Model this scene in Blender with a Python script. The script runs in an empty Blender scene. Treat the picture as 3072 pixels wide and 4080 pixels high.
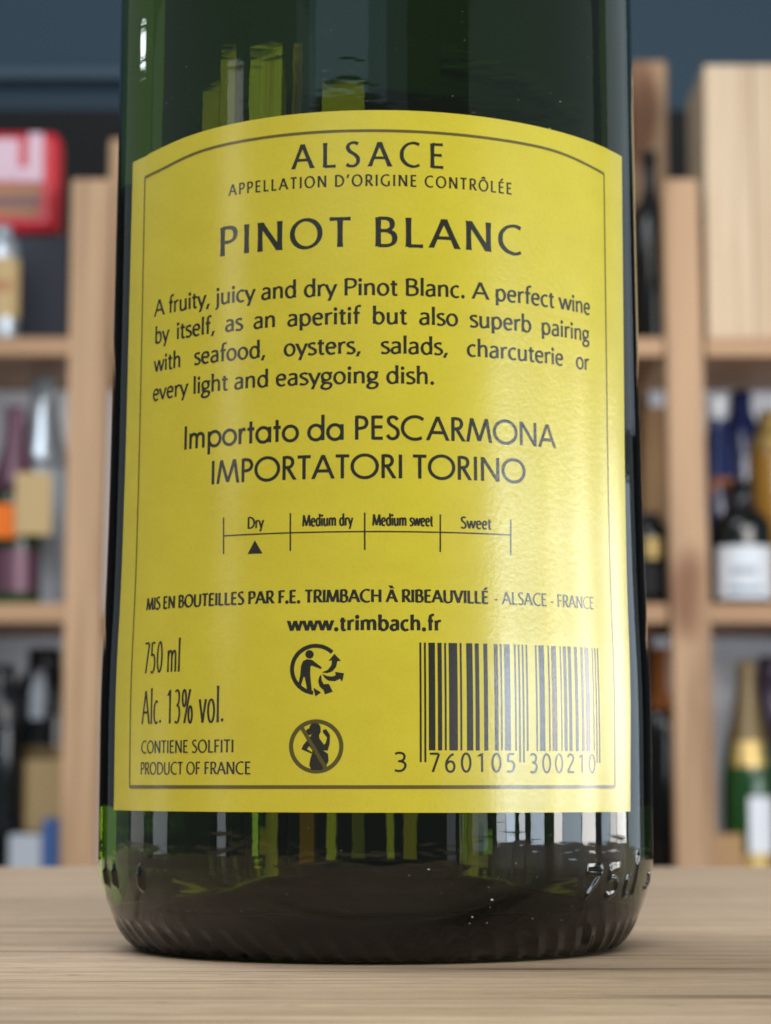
import bpy, bmesh, math, random
from mathutils import Vector, Matrix
sin, cos, pi, R_ = math.sin, math.cos, math.pi, math.radians
random.seed(7)
S = bpy.context.scene
COL = S.collection

# ------------------------------------------------------------------ camera
F_SRC, SW, SH, HOR, AXX = 9600.0, 3072.0, 4080.0, 3120.0, 1498.0
D, ZC = 0.340, 0.0227                    # camera to bottle axis, camera height above the table
PITCH = math.atan((HOR - SH / 2) / F_SRC)
YAW = math.atan((SW / 2 - AXX) / F_SRC)   # looks slightly to the right of the bottle
cd = bpy.data.cameras.new('camera'); cam = bpy.data.objects.new('camera', cd); COL.objects.link(cam)
cam.location = (0, -D, ZC)
cam.rotation_euler = (pi / 2 + PITCH, 0, -YAW)
cd.sensor_fit = 'HORIZONTAL'; cd.sensor_width = 36; cd.lens = 36 * F_SRC / SW
cd.clip_start = 0.01; cd.clip_end = 60
cd.dof.use_dof = True; cd.dof.focus_distance = 0.289; cd.dof.aperture_fstop = 55
S.camera = cam
MW = Matrix.Translation(cam.location) @ cam.rotation_euler.to_matrix().to_4x4()
CAMPOS = Vector(cam.location)

def ray(x, y):                            # pixel of the 3072x4080 photograph -> world direction
    return (MW.to_3x3() @ Vector(((x - SW / 2) / F_SRC, -(y - SH / 2) / F_SRC, -1))).normalized()
def P(xd, yd, dist):                      # pixel of the 1666-wide view at a distance along world Y
    d = ray(xd * SW / 1666, yd * SW / 1666); t = dist / d.y
    return CAMPOS + d * t
INV = MW.inverted()
def proj(p):
    q = INV @ Vector(p)
    return (SW / 2 + F_SRC * q.x / -q.z, SH / 2 - F_SRC * q.y / -q.z)

# ------------------------------------------------------------------ world and lamps
w = bpy.data.worlds.new('World'); S.world = w; w.use_nodes = True
w.node_tree.nodes['Background'].inputs[0].default_value = (0.78, 0.90, 1.0, 1)
w.node_tree.nodes['Background'].inputs[1].default_value = 0.17
def area(name, loc, target, sx, sy, L, col=(1, 1, 1)):
    d = bpy.data.lights.new(name, 'AREA'); d.shape = 'RECTANGLE'; d.size = sx; d.size_y = sy
    d.energy = L * pi * sx * sy; d.color = col
    o = bpy.data.objects.new(name, d); COL.objects.link(o); o.location = loc
    o.rotation_euler = (Vector(target) - Vector(loc)).to_track_quat('-Z', 'Y').to_euler()
    return o
def azlamp(name, az, el, dist, wdeg, hdeg, L, col=(1, 1, 1)):   # az: 0 = towards the camera side, + = right
    a, e = R_(az), R_(el)
    loc = Vector((sin(a) * dist, -cos(a) * dist, ZC + math.tan(e) * dist))
    return area(name, loc, (0, 0, ZC + math.tan(e) * dist), 2 * dist * math.tan(R_(wdeg / 2)), 2 * dist * math.tan(R_(hdeg / 2)), L, col)
BLUE = (0.72, 0.86, 1.0); WHT = (1.0, 0.97, 0.93); COOL = (0.88, 0.94, 1.0)
# tall shop-window panes to the right of the bottle: (photo columns where the glass mirrors them, radiance)
WTOP, WBOT = 8.8, -5.0
def mirror_az(x):
    return math.degrees(2 * math.asin(max(-1, min(1, (x - AXX) / 1108))) + (x - SW / 2) / F_SRC)
for x0, x1, L, c in ((1755, 1815, 0.5, COOL), (1846, 1902, 0.8, BLUE), (1936, 1968, 5.0, COOL), (1970, 2002, 8.0, BLUE), (2018, 2040, 7.0, COOL), (2062, 2112, 5.5, BLUE),
                     (2150, 2182, 8.0, WHT), (2184, 2256, 3.2, BLUE), (2260, 2314, 7.0, WHT), (2340, 2374, 2.4, BLUE), (2376, 2402, 3.6, WHT),
                     (2404, 2446, 5.0, WHT), (2456, 2512, 0.7, BLUE)):
    a0, a1 = mirror_az(x0), mirror_az(x1)
    azlamp('window_pane_light', (a0 + a1) / 2, (WTOP + WBOT) / 2, 2.6, a1 - a0, WTOP - WBOT, L * 1.62, c)
azlamp('lamp_left', -63, 14.5, 2.2, 8, 11, 1.6, WHT)
azlamp('lamp_left', -64, -0.4, 2.2, 4, 2.6, 2.2, COOL)
azlamp('room_left_strip', -97, -0.6, 2.4, 9, 2.6, 1.6, COOL)  # added lamp strips standing in for pale room surfaces on the left
azlamp('room_left_strip', -113, -0.6, 2.4, 10, 2.6, 0.9, WHT)
azlamp('lamp_back_left', -125, 19.6, 2.4, 5, 0.9, 10.0, COOL)
azlamp('room_right_fill', 136, 16.5, 2.6, 28, 14, 0.35, BLUE)  # added glow standing in for the dim room at upper right
for x0, x1, L in ((1190, 1620, 0.22), (1240, 1540, 0.30), (1265, 1470, 0.45)):   # soft grey-blue light behind the camera
    azlamp('lamp_behind_camera', (mirror_az(x0) + mirror_az(x1)) / 2, 22.2, 2.4 + L * .1, mirror_az(x1) - mirror_az(x0), 7, L, (0.5, 0.8, 1.0))
azlamp('room_upper_fill', 75, 20, 3.0, 70, 9, 0.26, (0.7, 1.0, 0.85))  # wide fill lamps added so the upper glass mirrors a dim room
azlamp('room_upper_fill', -70, 21.5, 3.1, 90, 9, 0.16, (0.7, 1.0, 0.85))
area('overhead_fill', (0.2, -1.2, 1.5), (0, 0, 0.05), 1.3, 1.0, 6.2, WHT)  # fill lamp added overhead to brighten the label
area('overhead_fill', (-0.8, 0.6, 1.6), (0, 0.6, 0.0), 1.2, 1.2, 5.0, COOL)  # fill added above to brighten the back of the table
area('rack_fill', (1.0, 0.8, 0.62), (0.15, 2.8, 0.05), 1.1, 0.4, 12.5, WHT)  # unseen fill lamps added to brighten the rack
area('rack_fill', (-0.6, 0.5, 1.9), (-0.2, 3.0, 0.3), 1.0, 1.0, 2.5, COOL)

vs = S.view_settings
vs.view_transform = 'Standard'; vs.look = 'None'; vs.exposure = 0; vs.gamma = 1; vs.use_curve_mapping = False
S.render.engine = 'CYCLES'
cy = S.cycles
cy.max_bounces = 16; cy.transmission_bounces = 14; cy.glossy_bounces = 6; cy.diffuse_bounces = 4
cy.use_denoising = True; cy.sample_clamp_indirect = 8; cy.blur_glossy = 0.3

# ------------------------------------------------------------------ materials
def mat(name, col, rough=0.5, spec=0.5, metal=0.0, coat=0.0):
    m = bpy.data.materials.new(name); m.use_nodes = True
    b = m.node_tree.nodes['Principled BSDF']
    b.inputs['Base Color'].default_value = (*col, 1); b.inputs['Roughness'].default_value = rough
    b.inputs['Specular IOR Level'].default_value = spec; b.inputs['Metallic'].default_value = metal
    b.inputs['Coat Weight'].default_value = coat
    return m
def N(m, t): return m.node_tree.nodes.new(t)
def K(m, a, b): m.node_tree.links.new(a, b)
def bsdf(m): return m.node_tree.nodes['Principled BSDF']
def noise_tex(m, scale, vec_scale=(1, 1, 1), detail=4, rough=0.5, dist=0.0):
    tc = N(m, 'ShaderNodeTexCoord'); mp = N(m, 'ShaderNodeMapping'); nz = N(m, 'ShaderNodeTexNoise')
    mp.inputs['Scale'].default_value = vec_scale
    nz.inputs['Scale'].default_value = scale; nz.inputs['Detail'].default_value = detail
    nz.inputs['Roughness'].default_value = rough; nz.inputs['Distortion'].default_value = dist
    K(m, tc.outputs['Object'], mp.inputs['Vector']); K(m, mp.outputs['Vector'], nz.inputs['Vector'])
    return nz.outputs['Fac']
def ramp(m, fac, stops):
    r = N(m, 'ShaderNodeValToRGB'); e = r.color_ramp.elements
    while len(e) < len(stops): e.new(0.5)
    for i, (p, c) in enumerate(stops): e[i].position = p; e[i].color = (*c, 1)
    K(m, fac, r.inputs['Fac']); return r.outputs['Color']
def mix(m, fac, a, b, mode='MIX'):
    x = N(m, 'ShaderNodeMix'); x.data_type = 'RGBA'; x.blend_type = mode
    for s, v in ((x.inputs[0], fac), (x.inputs[6], a), (x.inputs[7], b)):
        if hasattr(v, 'links'): K(m, v, s)
        else: s.default_value = v if isinstance(v, float) else (*v, 1)
    return x.outputs[2]
def bump(m, h, strength, dist):
    b = N(m, 'ShaderNodeBump'); b.inputs['Strength'].default_value = strength; b.inputs['Distance'].default_value = dist
    K(m, h, b.inputs['Height']); K(m, b.outputs['Normal'], bsdf(m).inputs['Normal'])
def pine(name, c, axis='z', contrast=1.0, knots=True):
    m = mat(name, c, 0.55, 0.35)
    sc = {'z': (26, 26, 1.2), 'x': (1.2, 26, 26), 'y': (26, 1.2, 26)}[axis]
    f = noise_tex(m, 1.6, sc, 5, 0.55, 0.4)
    d = tuple(x * (1 - 0.28 * contrast) * k for x, k in zip(c, (1, .93, .86)))
    l = tuple(min(1, x * (1 + 0.12 * contrast)) for x in c)
    col = ramp(m, f, ((0.3, d), (0.52, c), (0.7, l)))
    if knots:
        k = noise_tex(m, 5.5, (1.6, 1.6, 0.8) if axis == 'z' else (.8, 1.6, 1.6), 1, 0.4)
        col = mix(m, ramp(m, k, ((0.66, (0, 0, 0)), (0.74, (1, 1, 1)))), col, tuple(x * y for x, y in zip(c, (.45, .33, .28))))
    K(m, col, bsdf(m).inputs['Base Color']); return m

M = {}
M['post'] = pine('pine_post', (0.53, 0.335, 0.195), 'z', 1.5)
M['shelf'] = pine('pine_shelf', (0.50, 0.30, 0.17), 'x')
M['crate'] = pine('pale_pine', (0.72, 0.56, 0.39), 'z', 0.7, False)
M['carton'] = mat('carton', (0.40, 0.24, 0.12), 0.8, 0.2)
M['tan'] = mat('tan_paper', (0.56, 0.40, 0.20), 0.7, 0.2)
M['orange'] = mat('orange_card', (0.85, 0.18, 0.015), 0.6, 0.3)
M['rust'] = mat('rust_card', (0.30, 0.10, 0.025), 0.7, 0.2)
M['red'] = mat('red_tin', (0.62, 0.02, 0.035), 0.35)
M['pink'] = mat('pinkish_white_print', (0.75, 0.52, 0.62), 0.4)
M['brownprint'] = mat('brown_print', (0.42, 0.18, 0.07), 0.4)
M['mauveprint'] = mat('mauve_print', (0.20, 0.09, 0.10), 0.4)
M['navy'] = mat('navy_card', (0.018, 0.024, 0.040), 0.6)
M['blackglass'] = mat('black_glass', (0.006, 0.008, 0.008), 0.12, 0.5)
M['greenglass'] = mat('green_glass_bottle', (0.010, 0.060, 0.012), 0.12, 0.6)
M['blueglass'] = mat('navy_glass', (0.012, 0.022, 0.085), 0.15)
M['clear'] = mat('pale_glass', (0.50, 0.56, 0.62), 0.15)
M['amber'] = mat('amber_glass', (0.34, 0.17, 0.025), 0.2)
M['silver'] = mat('silver_foil', (0.52, 0.57, 0.62), 0.3, 0.5, 0.6)
M['mauve'] = mat('mauve_foil', (0.13, 0.055, 0.085), 0.35, 0.5, 0.2)
M['purple'] = mat('dark_purple_foil', (0.06, 0.045, 0.075), 0.35, 0.5, 0.2)
M['gold'] = mat('gold_foil', (0.50, 0.35, 0.12), 0.35, 0.5, 0.4)
M['oldgold'] = mat('old_gold_foil', (0.16, 0.11, 0.045), 0.4, 0.5, 0.3)
M['black'] = mat('black_foil', (0.010, 0.011, 0.014), 0.3)
M['white'] = mat('white_paper', (0.72, 0.75, 0.80), 0.6)
M['greypaper_glint'] = mat('grey_paper_and_glint', (0.42, 0.45, 0.50), 0.6)  # paper, also the highlight painted on one black bottle
M['bluecard'] = mat('blue_card', (0.045, 0.12, 0.33), 0.5)
M['bluespot'] = mat('blue_print', (0.05, 0.12, 0.2), 0.5)
M['backwhite'] = mat('white_backing', (0.78, 0.82, 0.90), 0.7)
M['backdark'] = mat('black_backing', (0.010, 0.010, 0.013), 0.7)
M['wall'] = mat('blue_grey_paint', (0.054, 0.104, 0.150), 0.7)
M['beam'] = mat('lighter_blue_grey_paint', (0.10, 0.16, 0.215), 0.7)
M['floor'] = mat('grey_floor', (0.16, 0.15, 0.14), 0.5)

# table wood: grain runs along x
m = mat('table_wood', (0.45, 0.35, 0.24), 0.45, 0.35); M['table'] = m
g1 = noise_tex(m, 1.0, (6, 170, 40), 8, 0.65, 0.25)
c1 = ramp(m, g1, ((0.30, (0.31, 0.215, 0.125)), (0.44, (0.49, 0.365, 0.25)), (0.58, (0.63, 0.475, 0.335)), (0.78, (0.73, 0.56, 0.41))))
g2 = noise_tex(m, 1.0, (2.0, 20, 8), 3, 0.5, 0.6)
c2 = mix(m, ramp(m, g2, ((0.34, (0.8, 0.8, 0.8)), (0.60, (0, 0, 0)))), c1, (0.47, 0.345, 0.235))
# thin open grain lines: contours of a long stretched noise, broken up by a second one
def grain_lines(vec, width, lo, hi, seed):
    f = noise_tex(m, 1.0, vec, 2, 0.45, 0.1)
    a = N(m, 'ShaderNodeMath'); a.operation = 'SUBTRACT'; K(m, f, a.inputs[0]); a.inputs[1].default_value = seed
    b = N(m, 'ShaderNodeMath'); b.operation = 'ABSOLUTE'; K(m, a.outputs[0], b.inputs[0])
    l = ramp(m, b.outputs[0], ((0.0, (1, 1, 1)), (width * 0.9, (0, 0, 0))))
    k = ramp(m, noise_tex(m, 1.0, (vec[0] * 5, vec[1] * .5, 8), 3), ((lo, (0, 0, 0)), (hi, (1, 1, 1))))
    return mix(m, 1.0, l, k, 'MULTIPLY')
l1 = grain_lines((1.8, 105, 20), 0.020, 0.44, 0.58, 0.50)
l2 = grain_lines((3.0, 210, 20), 0.035, 0.50, 0.66, 0.47)
c3 = mix(m, l2, mix(m, l1, c2, (0.12, 0.08, 0.05)), (0.20, 0.135, 0.082))
g6 = noise_tex(m, 1.0, (110, 1600, 200), 3, 0.6)
c3 = mix(m, ramp(m, g6, ((0.30, (0.75, 0.75, 0.75)), (0.48, (0, 0, 0)))), c3, (0.25, 0.175, 0.11))
g5 = noise_tex(m, 300, (0.5, 1, 1), 2)
c4 = mix(m, ramp(m, g5, ((0.67, (0, 0, 0)), (0.76, (0.7, 0.7, 0.7)))), c3, (0.20, 0.14, 0.09))
K(m, c4, bsdf(m).inputs['Base Color'])
hh = mix(m, l1, g1, (0, 0, 0)); bump(m, hh, 0.35, 0.0008)

# yellow label paper
m = mat('yellow_label_paper', (0.70, 0.585, 0.030), 0.215, 0.65); M['label'] = m; bsdf(m).inputs['IOR'].default_value = 1.75
p1 = noise_tex(m, 130, (1, 1, 1.6), 4, 0.6)
pc_ = ramp(m, p1, ((0.3, (0.685, 0.585, 0.026)), (0.7, (0.735, 0.635, 0.032))))
p2 = noise_tex(m, 2600, (1, 1, 1), 2, 0.5)
pc_ = mix(m, 1.0, pc_, ramp(m, p2, ((0.30, (0.95, 0.95, 0.92)), (0.5, (1, 1, 1)))), 'MULTIPLY')
K(m, pc_, bsdf(m).inputs['Base Color'])
bump(m, noise_tex(m, 1500, (1, 1, 1), 4, 0.65), 0.20, 0.00012)
def ink(name, c, rough=0.215):
    m = mat(name, c, rough, 0.65); bsdf(m).inputs['IOR'].default_value = 1.75; bump(m, noise_tex(m, 1800, (1, 1, 1), 3, 0.6), 0.14, 0.00012); return m
M['ink'] = ink('dark_ink', (0.016, 0.014, 0.004))
M['midink'] = ink('olive_ink', (0.10, 0.082, 0.008))
M['lineink'] = ink('olive_line_ink', (0.13, 0.10, 0.010))

# green bottle glass: a real shell, its inside faces meet wine (ior 1.34)
m = bpy.data.materials.new('green_bottle_glass'); m.use_nodes = True; M['glass'] = m
nt = m.node_tree; nt.nodes.remove(nt.nodes['Principled BSDF']); out = nt.nodes['Material Output']
gl = N(m, 'ShaderNodeBsdfGlass'); gl.inputs['Roughness'].default_value = 0.0
at = N(m, 'ShaderNodeAttribute'); at.attribute_name = 'inner'
mr = N(m, 'ShaderNodeMapRange'); mr.inputs['To Min'].default_value = 1.51; mr.inputs['To Max'].default_value = 1.51 / 1.34
K(m, at.outputs['Fac'], mr.inputs['Value']); K(m, mr.outputs['Result'], gl.inputs['IOR'])
bn = N(m, 'ShaderNodeBump'); bs_ = N(m, 'ShaderNodeMapRange'); bs_.inputs['To Min'].default_value = 0.10; bs_.inputs['To Max'].default_value = 0.03; K(m, at.outputs['Fac'], bs_.inputs['Value']); K(m, bs_.outputs['Result'], bn.inputs['Strength']); bn.inputs['Distance'].default_value = 0.00017
K(m, noise_tex(m, 1.0, (160, 160, 420), 2, 0.5), bn.inputs['Height']); K(m, bn.outputs['Normal'], gl.inputs['Normal'])
va = N(m, 'ShaderNodeVolumeAbsorption'); va.inputs['Density'].default_value = 690
va.inputs['Color'].default_value = (0.50, 0.62, 0.0, 1)
K(m, gl.outputs[0], out.inputs['Surface']); K(m, va.outputs[0], out.inputs['Volume'])

# ------------------------------------------------------------------ helpers
def link(name, mesh, mats, parent=None, smooth=False):
    o = bpy.data.objects.new(name, mesh); COL.objects.link(o)
    for k in (mats if isinstance(mats, (list, tuple)) else [mats]): mesh.materials.append(M[k])
    if smooth:
        for p in mesh.polygons: p.use_smooth = True
    if parent:
        o.parent = parent; o.location = -Vector(parent.location) if False else (0, 0, 0)
        o.matrix_parent_inverse = Matrix.Translation(-Vector(parent.location))
    return o
def from_bm(name, bm, mats, parent=None, smooth=False):
    me = bpy.data.meshes.new(name); bm.normal_update(); bm.to_mesh(me); bm.free()
    return link(name, me, mats, parent, smooth)
def tag(o, label=None, cat=None, group=None, kind=None):
    for k, v in (('label', label), ('category', cat), ('group', group), ('kind', kind)):
        if v: o[k] = v
    return o
def empty(name, loc, label, cat, group=None):
    o = bpy.data.objects.new(name, None); COL.objects.link(o); o.location = loc; o.empty_display_size = 0.02
    return tag(o, label, cat, group)
def add_box(bm, lo, hi, bev=0.0):
    lo, hi = Vector(lo), Vector(hi)
    r = bmesh.ops.create_cube(bm, size=1, matrix=Matrix.Translation((lo + hi) / 2) @ Matrix.Diagonal((*(hi - lo), 1)))
    if bev:
        es = {e for v in r['verts'] for e in v.link_edges}
        bmesh.ops.bevel(bm, geom=list(es), offset=bev, segments=2, affect='EDGES', profile=0.5)
def box(name, lo, hi, mk, parent=None, bev=0.0):
    bm = bmesh.new(); add_box(bm, lo, hi, bev); return from_bm(name, bm, mk, parent)
def hexa(name, b4, t4, mk, parent=None):          # eight corners: four below, four above
    bm = bmesh.new(); v = [bm.verts.new(p) for p in (*b4, *t4)]
    for f in ((3, 2, 1, 0), (4, 5, 6, 7), (0, 1, 5, 4), (1, 2, 6, 5), (2, 3, 7, 6), (3, 0, 4, 7)):
        bm.faces.new([v[i] for i in f])
    bmesh.ops.bevel(bm, geom=bm.edges[:], offset=0.002, segments=2, affect='EDGES')
    return from_bm(name, bm, mk, parent)
def lathe(name, prof, c, mk, parent=None, n=40, a0=0.0, a1=2 * pi):
    bm = bmesh.new(); full = abs(a1 - a0 - 2 * pi) < 1e-6; rows = []
    k = n if full else n + 1
    for r, z in prof:
        rows.append([bm.verts.new((c[0] + r * sin(a0 + (a1 - a0) * i / n), c[1] - r * cos(a0 + (a1 - a0) * i / n), c[2] + z)) for i in range(k)])
    for A, B in zip(rows, rows[1:]):
        for i in range(n):
            j = (i + 1) % k; bm.faces.new((A[i], A[j], B[j], B[i]))
    if full:
        bm.faces.new(list(reversed(rows[0]))); bm.faces.new(rows[-1])
    return from_bm(name, bm, mk, parent, True)

# ------------------------------------------------------------------ setting
TY0, TY1 = -0.45, 0.3255
t = box('wooden_table', (-0.56, TY0, -0.035), (0.62, TY1, 0.0), 'table', bev=0.0025)
tag(t, 'pale wooden table top with horizontal grain under the green wine bottle', 'table')
RF, RB = 2.90, 3.20                                  # rack front and back distance from the camera
RY, RBY = RF - D, RB - D
box('floor', (-2.6, -1.2, -0.80), (2.6, 3.9, -0.76), 'floor')['kind'] = 'structure'
zb = P(833, 258, 4.1).z
box('wall', (-2.6, 3.76, -0.76), (2.6, 3.86, 2.4), 'wall')['kind'] = 'structure'
# dark panelling on the wall behind the rack, and the lighter rail above it
o = box('dark_wall_panel', (-2.6, 3.70, -0.76), (2.6, 3.757, zb), 'backdark'); tag(o, 'black panel on the wall behind the wooden rack', 'wall panel')
o = box('wall_rail', (-2.6, 3.70, P(0, 172, 4.05).z), (P(262, 150, 4.05).x + 0.05, 3.757, P(0, 147, 4.05).z), 'beam', bev=0.004)
tag(o, 'lighter grey horizontal rail on the blue grey wall, left of the wine bottle', 'rail')

# shelving rack
rack = empty('shelving_rack', (0, RY, -0.76), 'pine shelving rack filled with wine bottles and boxes behind the table', 'shelving rack')
def post(xl0, xr0, y0, xl1, xr1, y1, dist, depth, mk='post'):   # left/right px at top row y0 and at a lower row y1
    a, b, c, d = P(xl0, y0, dist), P(xr0, y0, dist), P(xl1, y1, dist), P(xr1, y1, dist)
    k = (-0.76 - a.z) / (c.z - a.z)
    e, f = a + (c - a) * k, b + (d - b) * k
    dy = Vector((0, depth, 0))
    for v in (a, b, e, f): v.y = dist - D
    hexa('post', (e, f, f + dy, e + dy), (a, b, b + dy, a + dy), mk, rack)
post(155, 243, 386, 128, 207, 1860, RF, 0.032)
post(1432, 1508, 386, 1463, 1551, 1860, RF, 0.032)
post(1362, 1440, 131, 1395, 1470, 1860, RB + .02, 0.032)
post(236, 300, 300, 212, 276, 1860, RB + .02, 0.032)
SH1T, SH1B = P(0, 727, RF).z, P(0, 768, RF).z
SH2T, SH2B = P(0, 1303, RF).z, P(0, 1345, RF).z
dz = SH1T - SH2T
for zt, zb_ in ((SH1T, SH1B), (SH2T, SH2B), (SH2T - dz, SH2B - dz)):
    for x0, x1 in ((P(0, 0, RF).x - 0.55, P(150, 800, RF).x), (P(225, 800, RF).x + 0.01, P(1436, 800, RF).x), (P(1526, 800, RF).x, P(1666, 0, RF).x + 0.55)):
        box('shelf', (x0, RY + 0.002, zb_), (x1, RBY - 0.004, zt), 'shelf', rack, 0.002)
# white backing sheets behind the two lower bays
for zt, zb_ in ((SH1B - 0.003, SH2T + 0.002), (SH2B - 0.003, SH2T - dz + 0.002)):
    for x0, x1 in ((P(0, 0, RF).x - 0.05, P(225, 800, RF).x), (P(1452, 800, RF).x, P(1666, 0, RF).x + 0.05)):
        box('backing_sheet', (x0, RBY - 0.056, zb_), (x1, RBY - 0.050, zt), 'backwhite', rack)

# ------------------------------------------------------------------ things on the rack
PROF = {  # (radius fraction of half width, height fraction)
    'bordeaux': [(0.0, 0.0), (0.93, 0.0), (1, 0.02), (1, 0.62), (0.96, 0.67), (0.80, 0.72), (0.55, 0.76), (0.41, 0.80), (0.38, 0.85), (0.38, 0.97), (0.42, 0.972), (0.42, 1.0), (0.0, 1.0)],
    'champagne': [(0.0, 0.0), (0.93, 0.0), (1, 0.02), (1, 0.42), (0.94, 0.52), (0.78, 0.62), (0.58, 0.72), (0.42, 0.82), (0.34, 0.92), (0.36, 0.96), (0.35, 0.99), (0.26, 1.0), (0, 1.0)],
    'flute': [(0.0, 0.0), (0.93, 0.0), (1, 0.02), (1, 0.45), (0.94, 0.55), (0.80, 0.65), (0.62, 0.75), (0.45, 0.86), (0.38, 0.96), (0.42, 0.965), (0.42, 1.0), (0, 1.0)],
    'jug': [(0.0, 0.0), (0.93, 0.0), (1, 0.02), (1, 0.72), (0.97, 0.80), (0.86, 0.86), (0.6, 0.90), (0.55, 0.94), (0.55, 1.0), (0, 1.0)],
}
def rad_at(prof, f):
    for (r0, h0), (r1, h1) in zip(prof, prof[1:]):
        if h0 <= f <= h1 and h1 > h0: return r0 + (r1 - r0) * (f - h0) / (h1 - h0)
    return prof[-2][0]
def bottle(label, xc, wd, ytop, shelf, dist, kind, glass, foil=None, foil_from=0.72, labels=(), group=None, name='wine_bottle'):
    c = P(xc, ytop, dist); zb = {0: SH1T, 1: SH2T, 2: SH2T - dz}[shelf] + 0.0006
    c.y = dist - D; H = c.z - zb; hw = (P(xc + wd / 2, ytop, dist) - P(xc - wd / 2, ytop, dist)).length / 2
    root = empty(name, (c.x, c.y, zb), label, 'bottle', group)
    pr = PROF[kind]; base = (c.x, c.y, zb)
    full = [(max(r * hw, 0.0004), h * H) for r, h in pr]
    lathe('glass_body', full, base, glass, root)
    if foil:
        fs = [foil_from] + [h for r, h in pr if h > foil_from + 0.005]
        cap = [(rad_at(pr, foil_from) * hw + 0.0008, foil_from * H)] + [(r * hw + 0.0008, h * H) for r, h in pr if h > foil_from + .005 and r > 0]
        cap.append((0.0004, H + 0.001)); lathe('capsule', cap, base, foil, root)
    for f0, f1, deg, off, mk in labels:
        ring = [(rad_at(pr, f0 + (f1 - f0) * k / 6) * hw + 0.0012 + .0002 * (mk in ('bluespot', 'greypaper_glint')), (f0 + (f1 - f0) * k / 6) * H) for k in range(7)]
        lathe('paper_label', ring, base, mk, root, 24, R_(off - deg), R_(off + deg))  # labels, plus one patch that paints a highlight
    return root
def pbox(name, label, cat, x0, x1, ytop, dist, depth, mk, zb=None, ybot=None, bev=0.002, group=None):
    a = P(x0, ytop, dist); b = P(x1, ytop, dist)
    z = zb if zb is not None else P(x0, ybot, dist).z
    o = box(name, (a.x, dist - D, z), (b.x, dist - D + depth, a.z), mk, None, bev)
    return tag(o, label, cat, group)

S1, S2, S3 = SH1T + 0.0008, SH2T + 0.0008, SH2T - dz + 0.0008
# top shelf, left bay
nb = pbox('navy_box', 'dark navy box under the red tin on the left top shelf', 'box', -60, 148, 507, 3.0, 0.16, 'navy', S1)
zt = P(0, 507, 3.0).z + 0.0008
rt = empty('red_tin', (P(60, 505, 3.0).x, 3.05 - D, zt), 'red tin with white print and brown stripes on the navy box', 'tin')
a, b = P(-140, 281, 2.99), P(129, 281, 2.99)
box('tin_body', (a.x, 2.99 - D, zt), (b.x, 2.99 - D + 0.055, a.z), 'red', rt, 0.012)
def print_patch(nm, x0, x1, y0, y1, mk, dy=0.0):
    p, q = P(x0, y0, 2.99), P(x1, y1, 2.99)
    box(nm, (p.x, 2.988 - D - dy, q.z), (q.x, 2.9895 - D - dy, p.z), mk, rt, 0.0006)
print_patch('printed_letter', -40, 40, 300, 392, 'pink'); print_patch('printed_letter', 62, 92, 288, 392, 'pink'); print_patch('printed_letter', 38, 93, 362, 394, 'pink', 0.0012)
print_patch('printed_stripe', -90, 88, 398, 425, 'brownprint'); print_patch('printed_stripe', -90, 86, 425, 447, 'mauveprint'); print_patch('printed_stripe', -90, 82, 447, 468, 'brownprint')
bottle('slim pale bottle with a tan paper label before the navy box, on the left', 6, 74, 490, 0, 2.93, 'jug', 'silver', None, .8, ((0.18, 0.70, 100, 0, 'tan'), (0.40, 0.50, 34, 5, 'brownprint')))
# top shelf, right bay
pc = empty('wooden_crate', (P(1600, 725, 2.93).x, 2.99 - D, S1), 'tall pale pine crate standing on the right top shelf', 'crate')
a, b = P(1520, 140, 2.93), P(1830, 140, 2.93)
for i in range(3):
    xa = a.x + (b.x - a.x) * i / 3 + 0.0006; xb = a.x + (b.x - a.x) * (i + 1) / 3 - 0.0006
    box('front_board', (xa, 2.93 - D, S1), (xb, 2.94 - D, a.z), 'crate', pc, 0.001)
box('side_panel', (a.x, 2.9405 - D, S1), (a.x + .01, 3.09 - D, a.z - .001), 'crate', pc, 0.001)
box('side_panel', (b.x - .01, 2.9405 - D, S1), (b.x, 3.09 - D, a.z - .001), 'crate', pc, 0.001)
box('back_panel', (a.x + .0105, 3.08 - D, S1), (b.x - .0105, 3.09 - D, a.z - .001), 'crate', pc, 0.001)
box('top_panel', (a.x + .0105, 2.9405 - D, a.z - 0.012), (b.x - .0105, 3.079 - D, a.z - .002), 'crate', pc, 0.001)
bottle('slim pale bottle with a brown label between the post and the pale crate', 1522, 60, 545, 0, 3.06, 'jug', 'silver', None, .8, ((0.22, 0.62, 100, 0, 'carton'),))
bottle('dark bottle on the top shelf just right of the yellow labelled bottle', 1402, 76, 330, 0, 3.05, 'bordeaux', 'blackglass', 'black', .7)

# middle shelf, left bay
bottle('bottle with a silver foil neck and grey label printed with a blue spot', 96, 128, 815, 1, 3.0, 'flute', 'clear', 'silver', .60, ((0.05, 0.30, 60, -8, 'greypaper_glint'), (0.18, 0.24, 14, -10, 'bluespot')))
bottle('bottle with a mauve foil neck left of the silver one', 34, 120, 880, 1, 2.96, 'champagne', 'greenglass', 'mauve', .55, ((0.06, 0.28, 70, 0, 'mauve'),))
o = pbox('paper_tag', 'tan paper tag hanging in front of the bottles on the left middle shelf', 'tag', 33, 112, 1020, 2.90, 0.003, 'tan', None, 1156, 0.001)
pbox('orange_card', 'small orange card at the left edge of the middle shelf', 'card', -40, 40, 1088, 2.905, 0.006, 'orange', None, 1162, 0.001)
bottle('black capped bottle at the back of the left middle shelf', 150, 96, 1000, 1, 3.08, 'jug', 'blackglass', None, .7)
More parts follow.
